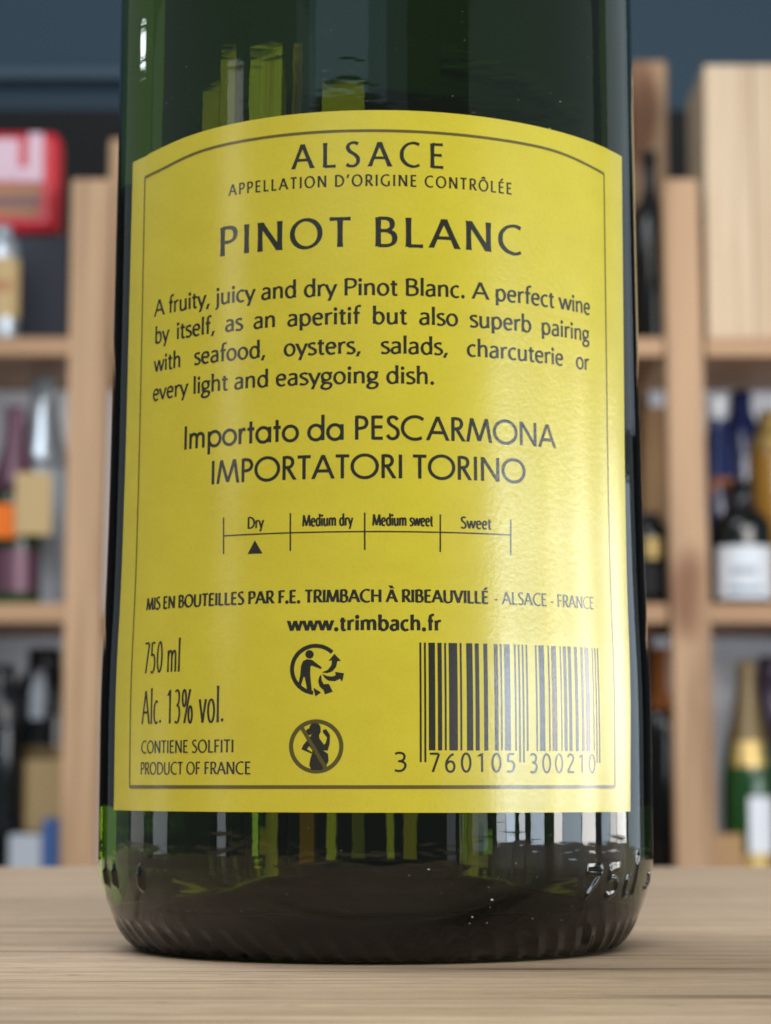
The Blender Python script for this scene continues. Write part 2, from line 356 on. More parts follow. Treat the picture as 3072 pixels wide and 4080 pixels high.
# lower shelf, left bay
bottle('black bottle with a tan label on the left lower shelf', 98, 128, 1402, 2, 3.02, 'jug', 'blackglass', 'black', .70, ((0.18, 0.50, 55, -8, 'tan'), (0.50, 0.56, 58, -8, 'oldgold'), (0.68, 0.90, 14, -6, 'greypaper_glint')))  # upper grey patch is a painted highlight, not a label
bottle('plain black bottle at the left edge of the lower shelf', 2, 110, 1438, 2, 2.98, 'jug', 'blackglass', 'black', .7)
pbox('white_box', 'small white box in front of the black bottle, lower left', 'box', 18, 88, 1803, 2.91, 0.05, 'greypaper_glint', S3)
pbox('blue_box', 'small blue box beside the white box, lower left', 'box', 92, 138, 1768, 2.92, 0.05, 'bluecard', S3)

# middle shelf, right bay
bottle('navy blue bottle with a white cap on the right middle shelf', 1548, 96, 862, 1, 2.98, 'flute', 'blueglass', 'white', .90)
bottle('navy blue bottle leaning close to the white capped one', 1600, 80, 848, 1, 3.09, 'jug', 'blueglass', 'blueglass', .7)
bottle('amber bottle with a golden neck at the right edge of the middle shelf', 1668, 104, 890, 1, 3.07, 'jug', 'amber', 'gold', .80)
bottle('squat black bottle with a big white label on the right middle shelf', 1602, 124, 1040, 1, 2.94, 'bordeaux', 'blackglass', 'black', .75, ((0.04, 0.46, 68, 0, 'white'), (0.22, 0.29, 26, -6, 'greypaper_glint'), (0.10, 0.13, 34, -4, 'bluespot')))
pbox('rust_box', 'rust orange box standing beside the right post on the middle shelf', 'box', 1536, 1590, 1032, 2.955, 0.01, 'rust', None, 1160)
pbox('carton_box', 'brown carton box seen in the gap left of the right post', 'box', 1390, 1442, 878, 3.06, 0.12, 'carton', P(0, 1136, 3.06).z)
pbox('carton_box', 'dark carton under the brown one in the gap left of the right post', 'box', 1384, 1442, 1138, 3.12, 0.07, 'navy', S2)
bottle('dark bottle with a round gold sticker left of the right post', 1405, 84, 1110, 1, 2.97, 'jug', 'blackglass', None, .7, ((0.50, 0.72, 26, 4, 'gold'), (0.12, 0.44, 50, 0, 'backdark')))
# lower shelf, right bay
bottle('green sparkling wine bottle with gold foil and a white label, lower right', 1612, 112, 1428, 2, 2.95, 'champagne', 'greenglass', 'oldgold', .60, ((0.50, 0.62, 40, -6, 'gold'), (0.10, 0.36, 30, 22, 'white'), (0.02, 0.10, 70, 0, 'gold')))
bottle('bottle with dark purple foil at the lower right edge', 1668, 112, 1420, 2, 3.06, 'jug', 'purple', 'purple', .6)
pbox('carton_box', 'low brown carton beside the green bottle, lower right', 'box', 1545, 1606, 1802, 2.90, 0.03, 'carton', S3)
bottle('dark bottle in the shadow left of the right post on the lower shelf', 1425, 90, 1400, 2, 3.05, 'bordeaux', 'blackglass', 'rust', .72)
# middle bay, hidden behind the wine bottle but seen as strips through its foot
for i, (x0, x1, mk, lb) in enumerate(((560, 640, 'carton', 'carton on the hidden lower shelf, nearest the left post'), (700, 745, 'tan', 'narrow tan carton on the hidden lower shelf behind the bottle'),
                       (880, 960, 'oldgold', 'dull brown carton behind the bottle, right of the tan carton'), (1060, 1120, 'tan', 'tan carton behind the bottle near the right rear post'), (1200, 1300, 'rust', 'wide rust carton behind the bottle beside the right rear post'))):
    pbox('carton_box', lb, 'box', x0, x1, 1520 + 40 * (i % 3), 2.92, 0.10, mk, S3, group='cartons hidden behind the wine bottle')
# dark bottles in the bays beyond the frame, seen as dark strips through the foot
for xc, yt in ((-95, 1420), (-215, 1400), (-340, 1435), (1795, 1410), (1925, 1440), (2060, 1405)):
    bottle('dark bottle beyond the frame, seen only as a strip through the glass foot', xc, 112, yt, 2, 2.97, 'bordeaux', 'blackglass', 'purple', .72, (), 'dark bottles beyond the frame')
# crates standing behind the wine bottle, seen refracted through its glass
pbox('wooden_crate', 'pale wooden crate behind the wine bottle, seen only through its green glass', 'crate', 893, 1200, 214, 2.95, 0.14, 'tan', S1)
pbox('wooden_crate', 'tallest pale crate right of the frame, seen only as a lime strip through the glass', 'crate', 1990, 2178, 110, 2.93, 0.14, 'tan', S1)
pbox('wooden_crate', 'shorter pale crate at the far right end, seen only through the green glass', 'crate', 2186, 2440, 165, 2.93, 0.14, 'tan', S1)

# ------------------------------------------------------------------ THE BOTTLE
EDGE = [(0, 1016), (600, 1027), (1300, 1043.5), (1860, 1057), (2400, 1075), (2760, 1088), (3000, 1098), (3230, 1105), (3400, 1108.5)]
def silhouette(v, hwpx):
    r = (cam.rotation_euler.to_matrix() @ Vector((0, 0, 0)))
    pv = -(v - SH / 2) / F_SRC
    dx, dy, dzv = hwpx / F_SRC, cos(PITCH) - pv * sin(PITCH), sin(PITCH) + pv * cos(PITCH)
    az = math.atan2(dx, dy); R = D * sin(az)
    return ZC + dzv / math.hypot(dx, dy) * math.sqrt(D * D - R * R), R
OUT = [silhouette(*e) for e in EDGE]; OUT.sort()
OUT = [(z, 0.0385 if z < 0.036 else min(r, 0.0385)) for z, r in OUT] + [(0.0365, 0.0385)]; OUT.sort()
RZ = list(OUT) + [(0.16, OUT[-1][1] * 0.985)]
def Rz(z):
    if z <= RZ[0][0]: return RZ[0][1]
    for (z0, r0), (z1, r1) in zip(RZ, RZ[1:]):
        if z <= z1: return r0 + (r1 - r0) * (z - z0) / (z1 - z0)
    return RZ[-1][1]
# smooth the measured wall into one gentle curve
def Rs(z):
    a = 0.006
    return sum(Rz(max(RZ[0][0], z + a * k / 3)) for k in range(-3, 4)) / 7
Z0, RB0, RC = 0.0118, Rs(0.0118), 0.0335
# heel points measured from the photo's silhouette
heel = [(0.0112, RB0 * 0.9985), (0.0092, RB0 * 0.990), (0.0070, RB0 * 0.9735), (0.0048, RB0 * 0.952), (0.0030, RB0 * 0.928), (0.0014, RB0 * 0.900), (0.0004, RB0 * 0.872), (0.0, RC * 0.985)]
def catmull(pts, n, closed=False):
    out = []
    m_ = len(pts); rng = range(m_ if closed else m_ - 1)
    for i in rng:
        g = (lambda k: pts[k % m_]) if closed else (lambda k: pts[max(0, min(m_ - 1, k))])
        p0, p1, p2, p3 = g(i - 1), g(i), g(i + 1), g(i + 2)
        for j in range(n):
            t_ = j / n
            out.append(tuple(0.5 * (2 * b + (c - a) * t_ + (2 * a - 5 * b + 4 * c - d) * t_ ** 2 + (3 * b - a - 3 * c + d) * t_ ** 3) for a, b, c, d in zip(p0, p1, p2, p3)))
    if not closed: out.append(tuple(pts[-1]))
    return out
punt = [(0.0, 0.0328), (0.0008, 0.0300), (0.0030, 0.0250), (0.0058, 0.0170), (0.0074, 0.0090), (0.0080, 0.0030), (0.0081, 0.0006)]   # z, r
lower = catmull(list(reversed(heel)), 8)                     # from contact up to wall
wall = [(0.0118 + 0.0122 * k / 34, 0) for k in range(35)]
upz = [0.024 + (0.140 - 0.024) * k / 30 for k in range(1, 31)]
neck = catmull([(0.140, Rs(0.140)), (0.165, 0.0352), (0.190, 0.0325), (0.215, 0.0282), (0.245, 0.0222), (0.275, 0.0176), (0.300, 0.0150), (0.318, 0.0145), (0.322, 0.0158), (0.332, 0.0158), (0.335, 0.0140), (0.3352, 0.0005)], 5)
prof = [(z, r) for z, r in reversed(punt)] + lower[1:] + [(z, Rs(z)) for z, _ in wall[0:]] + [(z, Rs(z)) for z in upz] + neck[1:]
prof = [(z, r) for z, r in prof]
TH = 0.0031
inner = [(0.0122, 0.0006), (0.0120, 0.0050), (0.0108, 0.0125), (0.0088, 0.0200), (0.0066, 0.0262), (0.0060, 0.0298), (0.0068, 0.0328), (0.0086, 0.0346), (0.0102, 0.03515), (0.0116, 0.0354)]
inner = catmull(inner, 3) + [(z, Rs(z) - TH) for z in [0.0122, 0.0125, 0.0128, 0.0135] + [0.0145 + (0.140 - 0.0145) * k / 40 for k in range(41)]] + \
        [(z, max(0.0005, r - TH)) for z, r in neck[1:-5]] + [(0.318, 0.0005)]
# raised marks on the heel: strokes in (theta, z)
def theta_at(x, z):
    lo, hi = -1.45, 1.45
    for _ in range(40):
        md = (lo + hi) / 2; r = Rs(z)
        if proj((r * sin(md), -r * cos(md), z))[0] < x: lo = md
        else: hi = md
    return (lo + hi) / 2
def surf(x, y):                           # photo pixel -> (theta, z) on the bottle wall
    d = ray(x, y); z = 0.05
    for _ in range(12):
        r = Rs(z); a = d.x ** 2 + d.y ** 2; b = 2 * (CAMPOS.x * d.x + CAMPOS.y * d.y); c = CAMPOS.x ** 2 + CAMPOS.y ** 2 - r * r
        disc = max(0, b * b - 4 * a * c); t_ = (-b - math.sqrt(disc)) / (2 * a); p = CAMPOS + d * t_; z = p.z
    return math.atan2(p.x, -p.y), p.z
EMB = []                                   # segments (th0, z0, th1, z1, width, height)
def estroke(pts, wdt=0.00032, h=0.00033):
    q = [surf(x, y) for x, y in pts]
    for (a, b), (c, d) in zip(q, q[1:]): EMB.append((a, b, c, d, wdt, h))
estroke([(2346, 3484), (2398, 3484), (2386, 3515), (2366, 3550), (2352, 3580)])
estroke([(2468, 3472), (2436, 3476), (2432, 3510), (2452, 3508), (2466, 3528), (2464, 3562), (2446, 3580), (2432, 3574)])
estroke([(2518, 3506), (2504, 3510), (2500, 3545), (2506, 3574), (2520, 3572)])
estroke([(2541, 3412), (2538, 3500), (2536, 3568)])
estroke([(2589, 3490), (2594, 3520), (2584, 3545)])
for x, y in ((420, 3499), (453, 3503), (557, 3514)):
    th, z = surf(x, y); EMB.append((th, z - 0.0007, th, z + 0.0006, 0.0007, 0.0006))
SEAM = theta_at(1831, 0.017)
NT = 1200
def disp(th, z, r):
    h = 0.0
    if 0.004 < z < 0.016:
        for a, b, c, d, wdt, hh in EMB:
            ux, uz = (c - a) * r, d - b; px, pz = (th - a) * r, z - b
            L2 = ux * ux + uz * uz; t_ = max(0, min(1, (px * ux + pz * uz) / L2)) if L2 > 1e-14 else 0
            dd = math.hypot(px - ux * t_, pz - uz * t_) / wdt
            if dd < 2: h = max(h, hh * math.exp(-dd * dd * 1.6))
    if z < 0.0046:                         # slanted knurling round the foot
        f = min(1, (0.0046 - z) / 0.002) * min(1, max(0, (r - 0.0285) / 0.003))
        ph = (th * 66 / (2 * pi) + z * 190) % 1
        h += f * 0.00042 * (abs(ph - 0.5) * 2) ** 1.5 - f * 0.0002
    if z > 0.006:
        ds = abs(th - SEAM) * r
        if ds < 0.0006: h += 0.00007 * math.exp(-(ds / 0.00022) ** 2)
    return h
verts, faces, inn = [], [], []
def grid(pr, flag, do_disp):
    st = len(verts)
    for k, (z, r) in enumerate(pr):
        z0, r0 = pr[max(0, k - 1)]; z1, r1 = pr[min(len(pr) - 1, k + 1)]
        tz, tr = z1 - z0, r1 - r0; L_ = math.hypot(tz, tr) or 1; nr, nz = tz / L_, -tr / L_
        if r < 0.03 and z < 0.02: nr, nz = 0, -1
        act = do_disp and z < 0.03 and r > 0.028
        for i in range(NT):
            th = -pi + 2 * pi * i / NT
            h = disp(th, z, r) if act else 0
            if act and z < 0.0002: h = 0
            rr, zz = r + h * nr, max(0.0, z + h * nz) if act else z
            verts.append((rr * sin(th), -rr * cos(th), zz)); inn.append(flag)
    for k in range(len(pr) - 1):
        for i in range(NT):
            j = (i + 1) % NT; a, b = st + k * NT, st + (k + 1) * NT
            faces.append((a + i, a + j, b + j, b + i) if not flag else (a + j, a + i, b + i, b + j))
    first, last = [st + i for i in range(NT)], [st + (len(pr) - 1) * NT + i for i in range(NT)]
    faces.append(first[::-1] if not flag else first); faces.append(last if not flag else last[::-1])
grid(prof, 0.0, True); grid(inner, 1.0, False)
me = bpy.data.meshes.new('glass_body'); me.from_pydata(verts, [], faces); me.update()
at_ = me.attributes.new('inner', 'FLOAT', 'POINT'); at_.data.foreach_set('value', inn)
BOT = empty('wine_bottle', (0, 0, 0), 'large green glass wine bottle with a yellow back label, standing on the table', 'bottle')
gb = link('glass_body', me, 'glass', BOT, True)
gb.location = (0, 0, 0.0003)

M['dust'] = mat('pale_dust', (0.62, 0.62, 0.60), 0.9, 0.2)
bm = bmesh.new(); rd = random.Random(3)
for x, y, r in [(1708, 3464, .16), (1969, 3586, .20), (1950, 3536, .09), (1897, 3656, .12), (1962, 3680, .09), (1890, 3682, .10), (2056, 3440, .09), (2150, 3662, .09), (1965, 3617, .08), (1630, 3488, .07), (2232, 405, .10), (2190, 512, .12), (900, 330, .07), (1850, 160, .06), (1320, 120, .06)] + \
        [(rd.uniform(600, 2450), rd.choice([rd.uniform(20, 430), rd.uniform(3260, 3700)]), rd.uniform(.03, .06)) for _ in range(50)]:
    th, z = surf(x, y)
    if z > 0.0118: r0 = Rs(z)
    else:
        r0 = min((abs(hz - z), hr) for hz, hr in catmull(heel, 8))[1]
    bmesh.ops.create_icosphere(bm, subdivisions=1, radius=r / 1000, matrix=Matrix.Translation((r0 * sin(th), -r0 * cos(th), z)) @ Matrix.Diagonal((rd.uniform(.7, 1.5), 1, rd.uniform(.5, 1.0), 1)))
o = from_bm('dust', bm, 'dust', BOT); o['kind'] = 'stuff'

# ------------------------------------------------------------------ paper label
LT, LB = surf(534, 648), surf(458, 3228); RTc, RBc = surf(2473, 624), surf(2507, 3234)
ZLB = surf(1498, 3238)[1]
def edge_th(z, side):
    a, b = (LT, LB) if side < 0 else (RTc, RBc)
    return b[0] + (a[0] - b[0]) * (z - b[1]) / (a[1] - b[1])
arch = sorted(surf(*p) for p in ((534, 648), (600, 618), (750, 543), (1000, 480), (1250, 449), (1485, 440), (1750, 448), (2072, 491), (2252, 534), (2432, 603), (2473, 624)))
def interp(tab, t_):
    if t_ <= tab[0][0]: return tab[0][1]
    for (a, b), (c, d) in zip(tab, tab[1:]):
        if t_ <= c: return b + (d - b) * (t_ - a) / (c - a)
    return tab[-1][1]
archs = [(arch[0][0] + (arch[-1][0] - arch[0][0]) * k / 60,) for k in range(61)]
archs = [(t_[0], sum(interp(arch, t_[0] + 0.06 * j) for j in (-2, -1, 0, 1, 2)) / 5 if 3 < k < 57 else interp(arch, t_[0])) for k, t_ in enumerate(archs)]
OFF = 0.00016
def on(th, z, off): r = Rs(z) + off; return (r * sin(th), -r * cos(th), z)
bm = bmesh.new(); NX, NZ = 130, 70; G = []
for j in range(NZ + 1):
    row = []
    for i in range(NX + 1):
        u, v = i / NX, j / NZ
        thn = edge_th(0.06, -1) + (edge_th(0.06, 1) - edge_th(0.06, -1)) * u
        zt_ = interp(archs, LT[0] + (RTc[0] - LT[0]) * u); zb_ = LB[1] + (RBc[1] - LB[1]) * u; zb_ = zb_ * .0 + ZLB + (u - .5) * (RBc[1] - LB[1])
        z = zb_ + (zt_ - zb_) * v
        th = edge_th(z, -1) + (edge_th(z, 1) - edge_th(z, -1)) * u
        row.append(bm.verts.new(on(th, z, OFF)))
    G.append(row)
for j in range(NZ):
    for i in range(NX): bm.faces.new((G[j][i], G[j][i + 1], G[j + 1][i + 1], G[j + 1][i]))
# thin paper edge
rim = [G[0][i] for i in range(NX + 1)] + [G[j][NX] for j in range(1, NZ + 1)] + [G[NZ][i] for i in range(NX - 1, -1, -1)] + [G[j][0] for j in range(NZ - 1, 0, -1)]
low = [bm.verts.new((v.co.x * (1 - .00013 / .038), v.co.y * (1 - .00013 / .038), v.co.z)) for v in rim]
rim = [bm.verts.new(v.co) for v in rim]     # own corners, so that the paper edge stays crisp
for i in range(len(rim)):
    j = (i + 1) % len(rim); bm.faces.new((rim[j], rim[i], low[i], low[j]))
LAB = from_bm('paper_label', bm, 'label', BOT, True)
LAB['label'] = 'yellow paper back label with dark printing and an arched top'

bm = bmesh.new(); G = []
for j in range(21):
    z = 0.0192 + (0.114 - 0.0192) * j / 20
    G.append([bm.verts.new(on(R_(98 + 164 * i / 80), z, OFF)) for i in range(81)])
for j in range(20):
    for i in range(80): bm.faces.new((G[j][i], G[j][i + 1], G[j + 1][i + 1], G[j + 1][i]))
from_bm('front_label', bm, 'label', BOT, True)

# ------------------------------------------------------------------ lettering: skeleton strokes drawn with a broad pen
def cc(*a): return ('c', [(a[i], a[i + 1]) for i in range(0, len(a), 2)])
def ll(*a): return ('l', a)
def oo(cx, cy_, rx, ry): return ('o', cx, cy_, rx, ry)
stem = ll(.12, 0, .12, 1)
bowlP = cc(.12, .97, .22, .97, .34, .965, .46, .90, .505, .73, .46, .56, .34, .475, .22, .465, .12, .465)
Cc = (.67, .92, .55, .975, .43, .98, .25, .90, .11, .70, .08, .5, .11, .29, .25, .10, .43, .02, .55, .025)
Sp = (.44, .925, .34, .98, .25, .98, .135, .91, .10, .77, .165, .635, .27, .545, .38, .445, .445, .31, .425, .14, .32, .03, .23, .02, .14, .035, .06, .10)
nn = (.11, .47, .18, .61, .29, .675, .385, .63, .42, .50, .425, .3, .425, 0)
FO = {
 'A': (.75, [ll(.04, 0, .365, 1), ll(.365, 1, .71, 0), ll(.15, .35, .59, .35)]),
 'B': (.61, [stem, cc(.12, .97, .22, .97, .33, .96, .43, .90, .465, .76, .43, .63, .33, .555, .22, .545, .12, .545), cc(.12, .545, .25, .545, .37, .53, .49, .44, .525, .28, .485, .12, .37, .04, .25, .03, .12, .03)]),
 'C': (.72, [cc(*Cc, .67, .09)]),
 'D': (.78, [stem, cc(.12, .97, .25, .97, .38, .95, .55, .86, .67, .68, .695, .5, .67, .31, .55, .13, .38, .045, .25, .03, .12, .03)]),
 'E': (.54, [stem, ll(.12, .965, .48, .965), ll(.12, .525, .44, .525), ll(.12, .035, .49, .035)]),
 'F': (.51, [stem, ll(.12, .965, .47, .965), ll(.12, .51, .42, .51)]),
 'G': (.77, [cc(*Cc, .66, .085), ll(.655, .05, .655, .44)]),
 'H': (.76, [stem, ll(.64, 0, .64, 1), ll(.12, .52, .64, .52)]),
 'I': (.25, [ll(.125, 0, .125, 1)]),
 'L': (.51, [stem, ll(.12, .035, .48, .035)]),
 'M': (.90, [ll(.08, 0, .16, 1), ll(.16, 1, .45, .03), ll(.45, .03, .74, 1), ll(.74, 1, .82, 0)]),
 'N': (.77, [ll(.12, 0, .12, 1), ll(.12, 1, .65, 0), ll(.65, 0, .65, 1)]),
 'O': (.86, [oo(.43, .5, .355, .482)]),
 'P': (.57, [stem, bowlP]),
 'R': (.62, [stem, bowlP, ll(.29, .48, .57, 0)]),
 'S': (.52, [cc(*Sp)]),
 'T': (.58, [ll(.29, 0, .29, .96), ll(.03, .965, .55, .965)]),
 'U': (.74, [cc(.12, 1, .12, .65, .12, .33, .155, .14, .25, .035, .37, .015, .49, .035, .585, .14, .62, .33, .62, .65, .62, 1)]),
 'V': (.68, [ll(.04, 1, .34, 0), ll(.34, 0, .63, 1)]),
 'a': (.49, [cc(.085, .595, .17, .665, .26, .67, .345, .63, .38, .50, .38, .25, .38, 0), cc(.38, .405, .27, .39, .14, .34, .08, .22, .10, .08, .19, .015, .29, .045, .38, .15)]),
 'b': (.55, [ll(.11, 0, .11, 1.08), oo(.28, .345, .185, .335)]),
 'c': (.44, [cc(.385, .63, .30, .675, .22, .66, .115, .54, .08, .345, .115, .14, .215, .025, .30, .015, .395, .065)]),
 'd': (.55, [ll(.44, 0, .44, 1.08), oo(.27, .345, .185, .335)]),
 'e': (.49, [ll(.09, .375, .41, .375), cc(.41, .375, .395, .55, .335, .65, .25, .675, .155, .63, .09, .50, .08, .345, .11, .15, .20, .03, .29, .012, .415, .07)]),
 'f': (.32, [cc(.345, 1.045, .27, 1.07, .19, 1.02, .155, .87, .155, .5, .155, 0), ll(.04, .655, .30, .655)]),
 'g': (.49, [oo(.235, .45, .16, .225), ll(.33, .635, .47, .655), cc(.15, .265, .095, .19, .13, .10, .26, .065, .39, .03, .43, -.09, .365, -.235, .23, -.29, .095, -.25, .055, -.14, .11, -.03, .19, .06)]),
 'h': (.54, [ll(.11, 0, .11, 1.08), cc(*nn)]),
 'i': (.23, [ll(.115, 0, .115, .69), ('d', .115, .91)]),
 'j': (.23, [cc(.115, .69, .115, .3, .115, -.05, .09, -.20, .0, -.28), ('d', .115, .91)]),
 'l': (.22, [ll(.11, 0, .11, 1.08)]),
 'm': (.83, [ll(.11, 0, .11, .69), cc(.11, .47, .17, .61, .275, .675, .37, .63, .405, .50, .41, .3, .41, 0), cc(.41, .47, .475, .61, .58, .675, .67, .63, .705, .50, .71, .3, .71, 0)]),
 'n': (.54, [ll(.11, 0, .11, .69), cc(*nn)]),
 'o': (.54, [oo(.27, .345, .195, .335)]),
 'p': (.55, [ll(.11, -.29, .11, .69), oo(.28, .345, .185, .335)]),
 'r': (.36, [ll(.11, 0, .11, .69), cc(.11, .44, .165, .59, .25, .665, .345, .66)]),
 's': (.39, [('c', [(Sp[i] * .76, Sp[i + 1] * .69) for i in range(0, len(Sp), 2)])]),
 't': (.33, [cc(.15, .87, .15, .5, .15, .18, .175, .05, .235, .015, .31, .04), ll(.03, .655, .30, .655)]),
 'u': (.54, [cc(.105, .69, .105, .4, .11, .19, .15, .05, .24, .015, .34, .07, .425, .2), ll(.425, 0, .425, .69)]),
 'v': (.47, [ll(.03, .69, .235, 0), ll(.235, 0, .44, .69)]),
 'w': (.74, [ll(.03, .69, .205, 0), ll(.205, 0, .37, .69), ll(.37, .69, .54, 0), ll(.54, 0, .71, .69)]),
 'y': (.47, [ll(.03, .69, .245, .02), ll(.44, .69, .155, -.29)]),
 '0': (.55, [oo(.275, .5, .195, .482)]),
 '1': (.55, [ll(.30, 0, .30, 1), ll(.13, .83, .30, .985)]),
 '2': (.55, [cc(.10, .82, .16, .94, .27, .98, .38, .93, .43, .79, .38, .60, .24, .36, .09, .05), ll(.09, .04, .47, .04)]),
 '3': (.55, [cc(.10, .93, .22, .98, .34, .95, .405, .82, .38, .64, .29, .545, .20, .535), cc(.20, .535, .33, .515, .42, .41, .43, .25, .36, .08, .24, .015, .09, .05)]),
 '5': (.55, [ll(.15, .965, .44, .965), ll(.15, .97, .13, .55), cc(.13, .55, .24, .59, .36, .55, .43, .42, .43, .24, .36, .08, .23, .015, .09, .05)]),
 '6': (.55, [cc(.42, .95, .30, .88, .17, .70, .09, .48, .09, .26, .15, .08, .27, .015, .39, .07, .445, .22, .445, .37, .39, .51, .27, .56, .16, .50, .09, .38)]),
 '7': (.55, [ll(.07, .965, .48, .965), ll(.475, .94, .20, 0)]),
 '%': (.88, [oo(.18, .74, .125, .245), oo(.62, .25, .125, .245), ll(.20, 0, .60, 1)]),
 '.': (.25, [('d', .12, .07)]), ',': (.25, [ll(.15, .13, .06, -.17)]), '-': (.36, [ll(.06, .34, .30, .34)]), "'": (.22, [ll(.14, 1.04, .07, .74)]), ' ': (.26, []),
}
for ch, b_, acc in (('É', 'E', [ll(.25, 1.10, .40, 1.30)]), ('È', 'E', [ll(.40, 1.10, .25, 1.30)]), ('À', 'A', [ll(.42, 1.10, .27, 1.32)]), ('Ô', 'O', [ll(.30, 1.10, .43, 1.28), ll(.43, 1.28, .56, 1.10)])):
    FO[ch] = (FO[b_][0], FO[b_][1] + acc)
FU = dict(FO)                              # geometric face of the importer's lines
FU.update({
 'O': (1.02, [oo(.51, .5, .44, .475)]), 'C': (.88, [('c', [(.50 + .44 * cos(R_(a)), .5 + .475 * sin(R_(a))) for a in range(48, 318, 15)])]),
 'M': (1.0, [ll(.07, 0, .22, 1), ll(.22, 1, .50, .05), ll(.50, .05, .78, 1), ll(.78, 1, .93, 0)]),
 'N': (.84, [ll(.12, 0, .12, 1), ll(.12, 1, .72, 0), ll(.72, 0, .72, 1)]), 'I': (.26, [ll(.13, 0, .13, 1)]),
 'A': (.82, [ll(.05, 0, .41, 1), ll(.41, 1, .77, 0), ll(.19, .33, .63, .33)]),
 'E': (.53, [stem, ll(.12, .945, .46, .945), ll(.12, .53, .45, .53), ll(.12, .055, .46, .055)]),
 'T': (.52, [ll(.26, 0, .26, .96), ll(.02, .945, .50, .945)]),
 'R': (.58, [stem, cc(.12, .945, .25, .945, .38, .90, .44, .74, .38, .57, .25, .52, .12, .52), ll(.25, .52, .52, 0)]),
 'P': (.55, [stem, cc(.12, .945, .25, .945, .40, .89, .47, .71, .40, .53, .25, .475, .12, .475)]),
 'S': (.52, [cc(.42, .83, .36, .92, .25, .955, .14, .90, .11, .77, .17, .64, .28, .55, .40, .44, .445, .28, .40, .12, .28, .04, .15, .07, .07, .20)]),
 'a': (.66, [ll(.56, 0, .56, .66), oo(.31, .33, .25, .31)]), 'd': (.66, [ll(.56, 0, .56, 1.07), oo(.31, .33, .25, .31)]),
 'p': (.66, [ll(.10, -.32, .10, .66), oo(.35, .33, .25, .31)]), 'o': (.64, [oo(.32, .33, .26, .31)]),
 'r': (.36, [ll(.10, 0, .10, .66), cc(.10, .42, .16, .57, .24, .62, .32, .60)]), 't': (.32, [ll(.16, 0, .16, .93), ll(.02, .61, .30, .61)]),
 'm': (.86, [ll(.10, 0, .10, .66), cc(.10, .44, .16, .57, .26, .62, .36, .58, .40, .46, .40, .25, .40, 0), cc(.40, .44, .46, .57, .57, .62, .68, .58, .72, .46, .72, .25, .72, 0)]),
})
def pen_half(dx, dy, wv, wh, phi):
    L_ = math.hypot(dx, dy) or 1; nx, ny = -dy / L_, dx / L_
    a = nx * cos(phi) + ny * sin(phi); b = -nx * sin(phi) + ny * cos(phi)
    return 0.5 * math.hypot(wv * a, wh * b)
def ribbon(st, hs, wv, wh, phi, flare):
    """one stroke -> list of (left, right) point pairs in cap-height units, after horizontal scaling"""
    k = st[0]; sc = lambda p: (p[0] * hs, p[1])
    if k == 'l':
        x0, y0, x1, y1 = st[1]; (x0, y0), (x1, y1) = sc((x0, y0)), sc((x1, y1))
        dx, dy = x1 - x0, y1 - y0; h = pen_half(dx, dy, wv, wh, phi); L_ = math.hypot(dx, dy); n = max(2, int(L_ / .10)); out = []
        horiz = abs(dy) > 0.5 * abs(dx)
        for i in range(n + 1):
            t_ = i / n; f = h * (1 + flare * abs(2 * t_ - 1) ** 3); x, y = x0 + dx * t_, y0 + dy * t_
            if horiz: q = f * L_ / abs(dy); out.append(((x - q, y), (x + q, y)))
            else: ox, oy = -dy / L_ * f, dx / L_ * f; out.append(((x + ox, y + oy), (x - ox, y - oy)))
        return out, False
    closed = k == 'o'
    if closed:
        _, cx, cy_, rx, ry = st; pts = [(cx * hs + rx * hs * cos(2 * pi * i / 40), cy_ + ry * sin(2 * pi * i / 40)) for i in range(40)]
    else: pts = catmull([sc(p) for p in st[1]], 5)
    out = []; n = len(pts)
    for i, (x, y) in enumerate(pts):
        a = pts[(i - 1) % n] if closed else pts[max(0, i - 1)]; b = pts[(i + 1) % n] if closed else pts[min(n - 1, i + 1)]
        dx, dy = b[0] - a[0], b[1] - a[1]; L_ = math.hypot(dx, dy) or 1; h = pen_half(dx, dy, wv, wh, phi)
        out.append(((x - dy / L_ * h, y + dx / L_ * h), (x + dy / L_ * h, y - dx / L_ * h)))
    return out, closed
PENW = 1.10
INKOFF = OFF + 0.000022
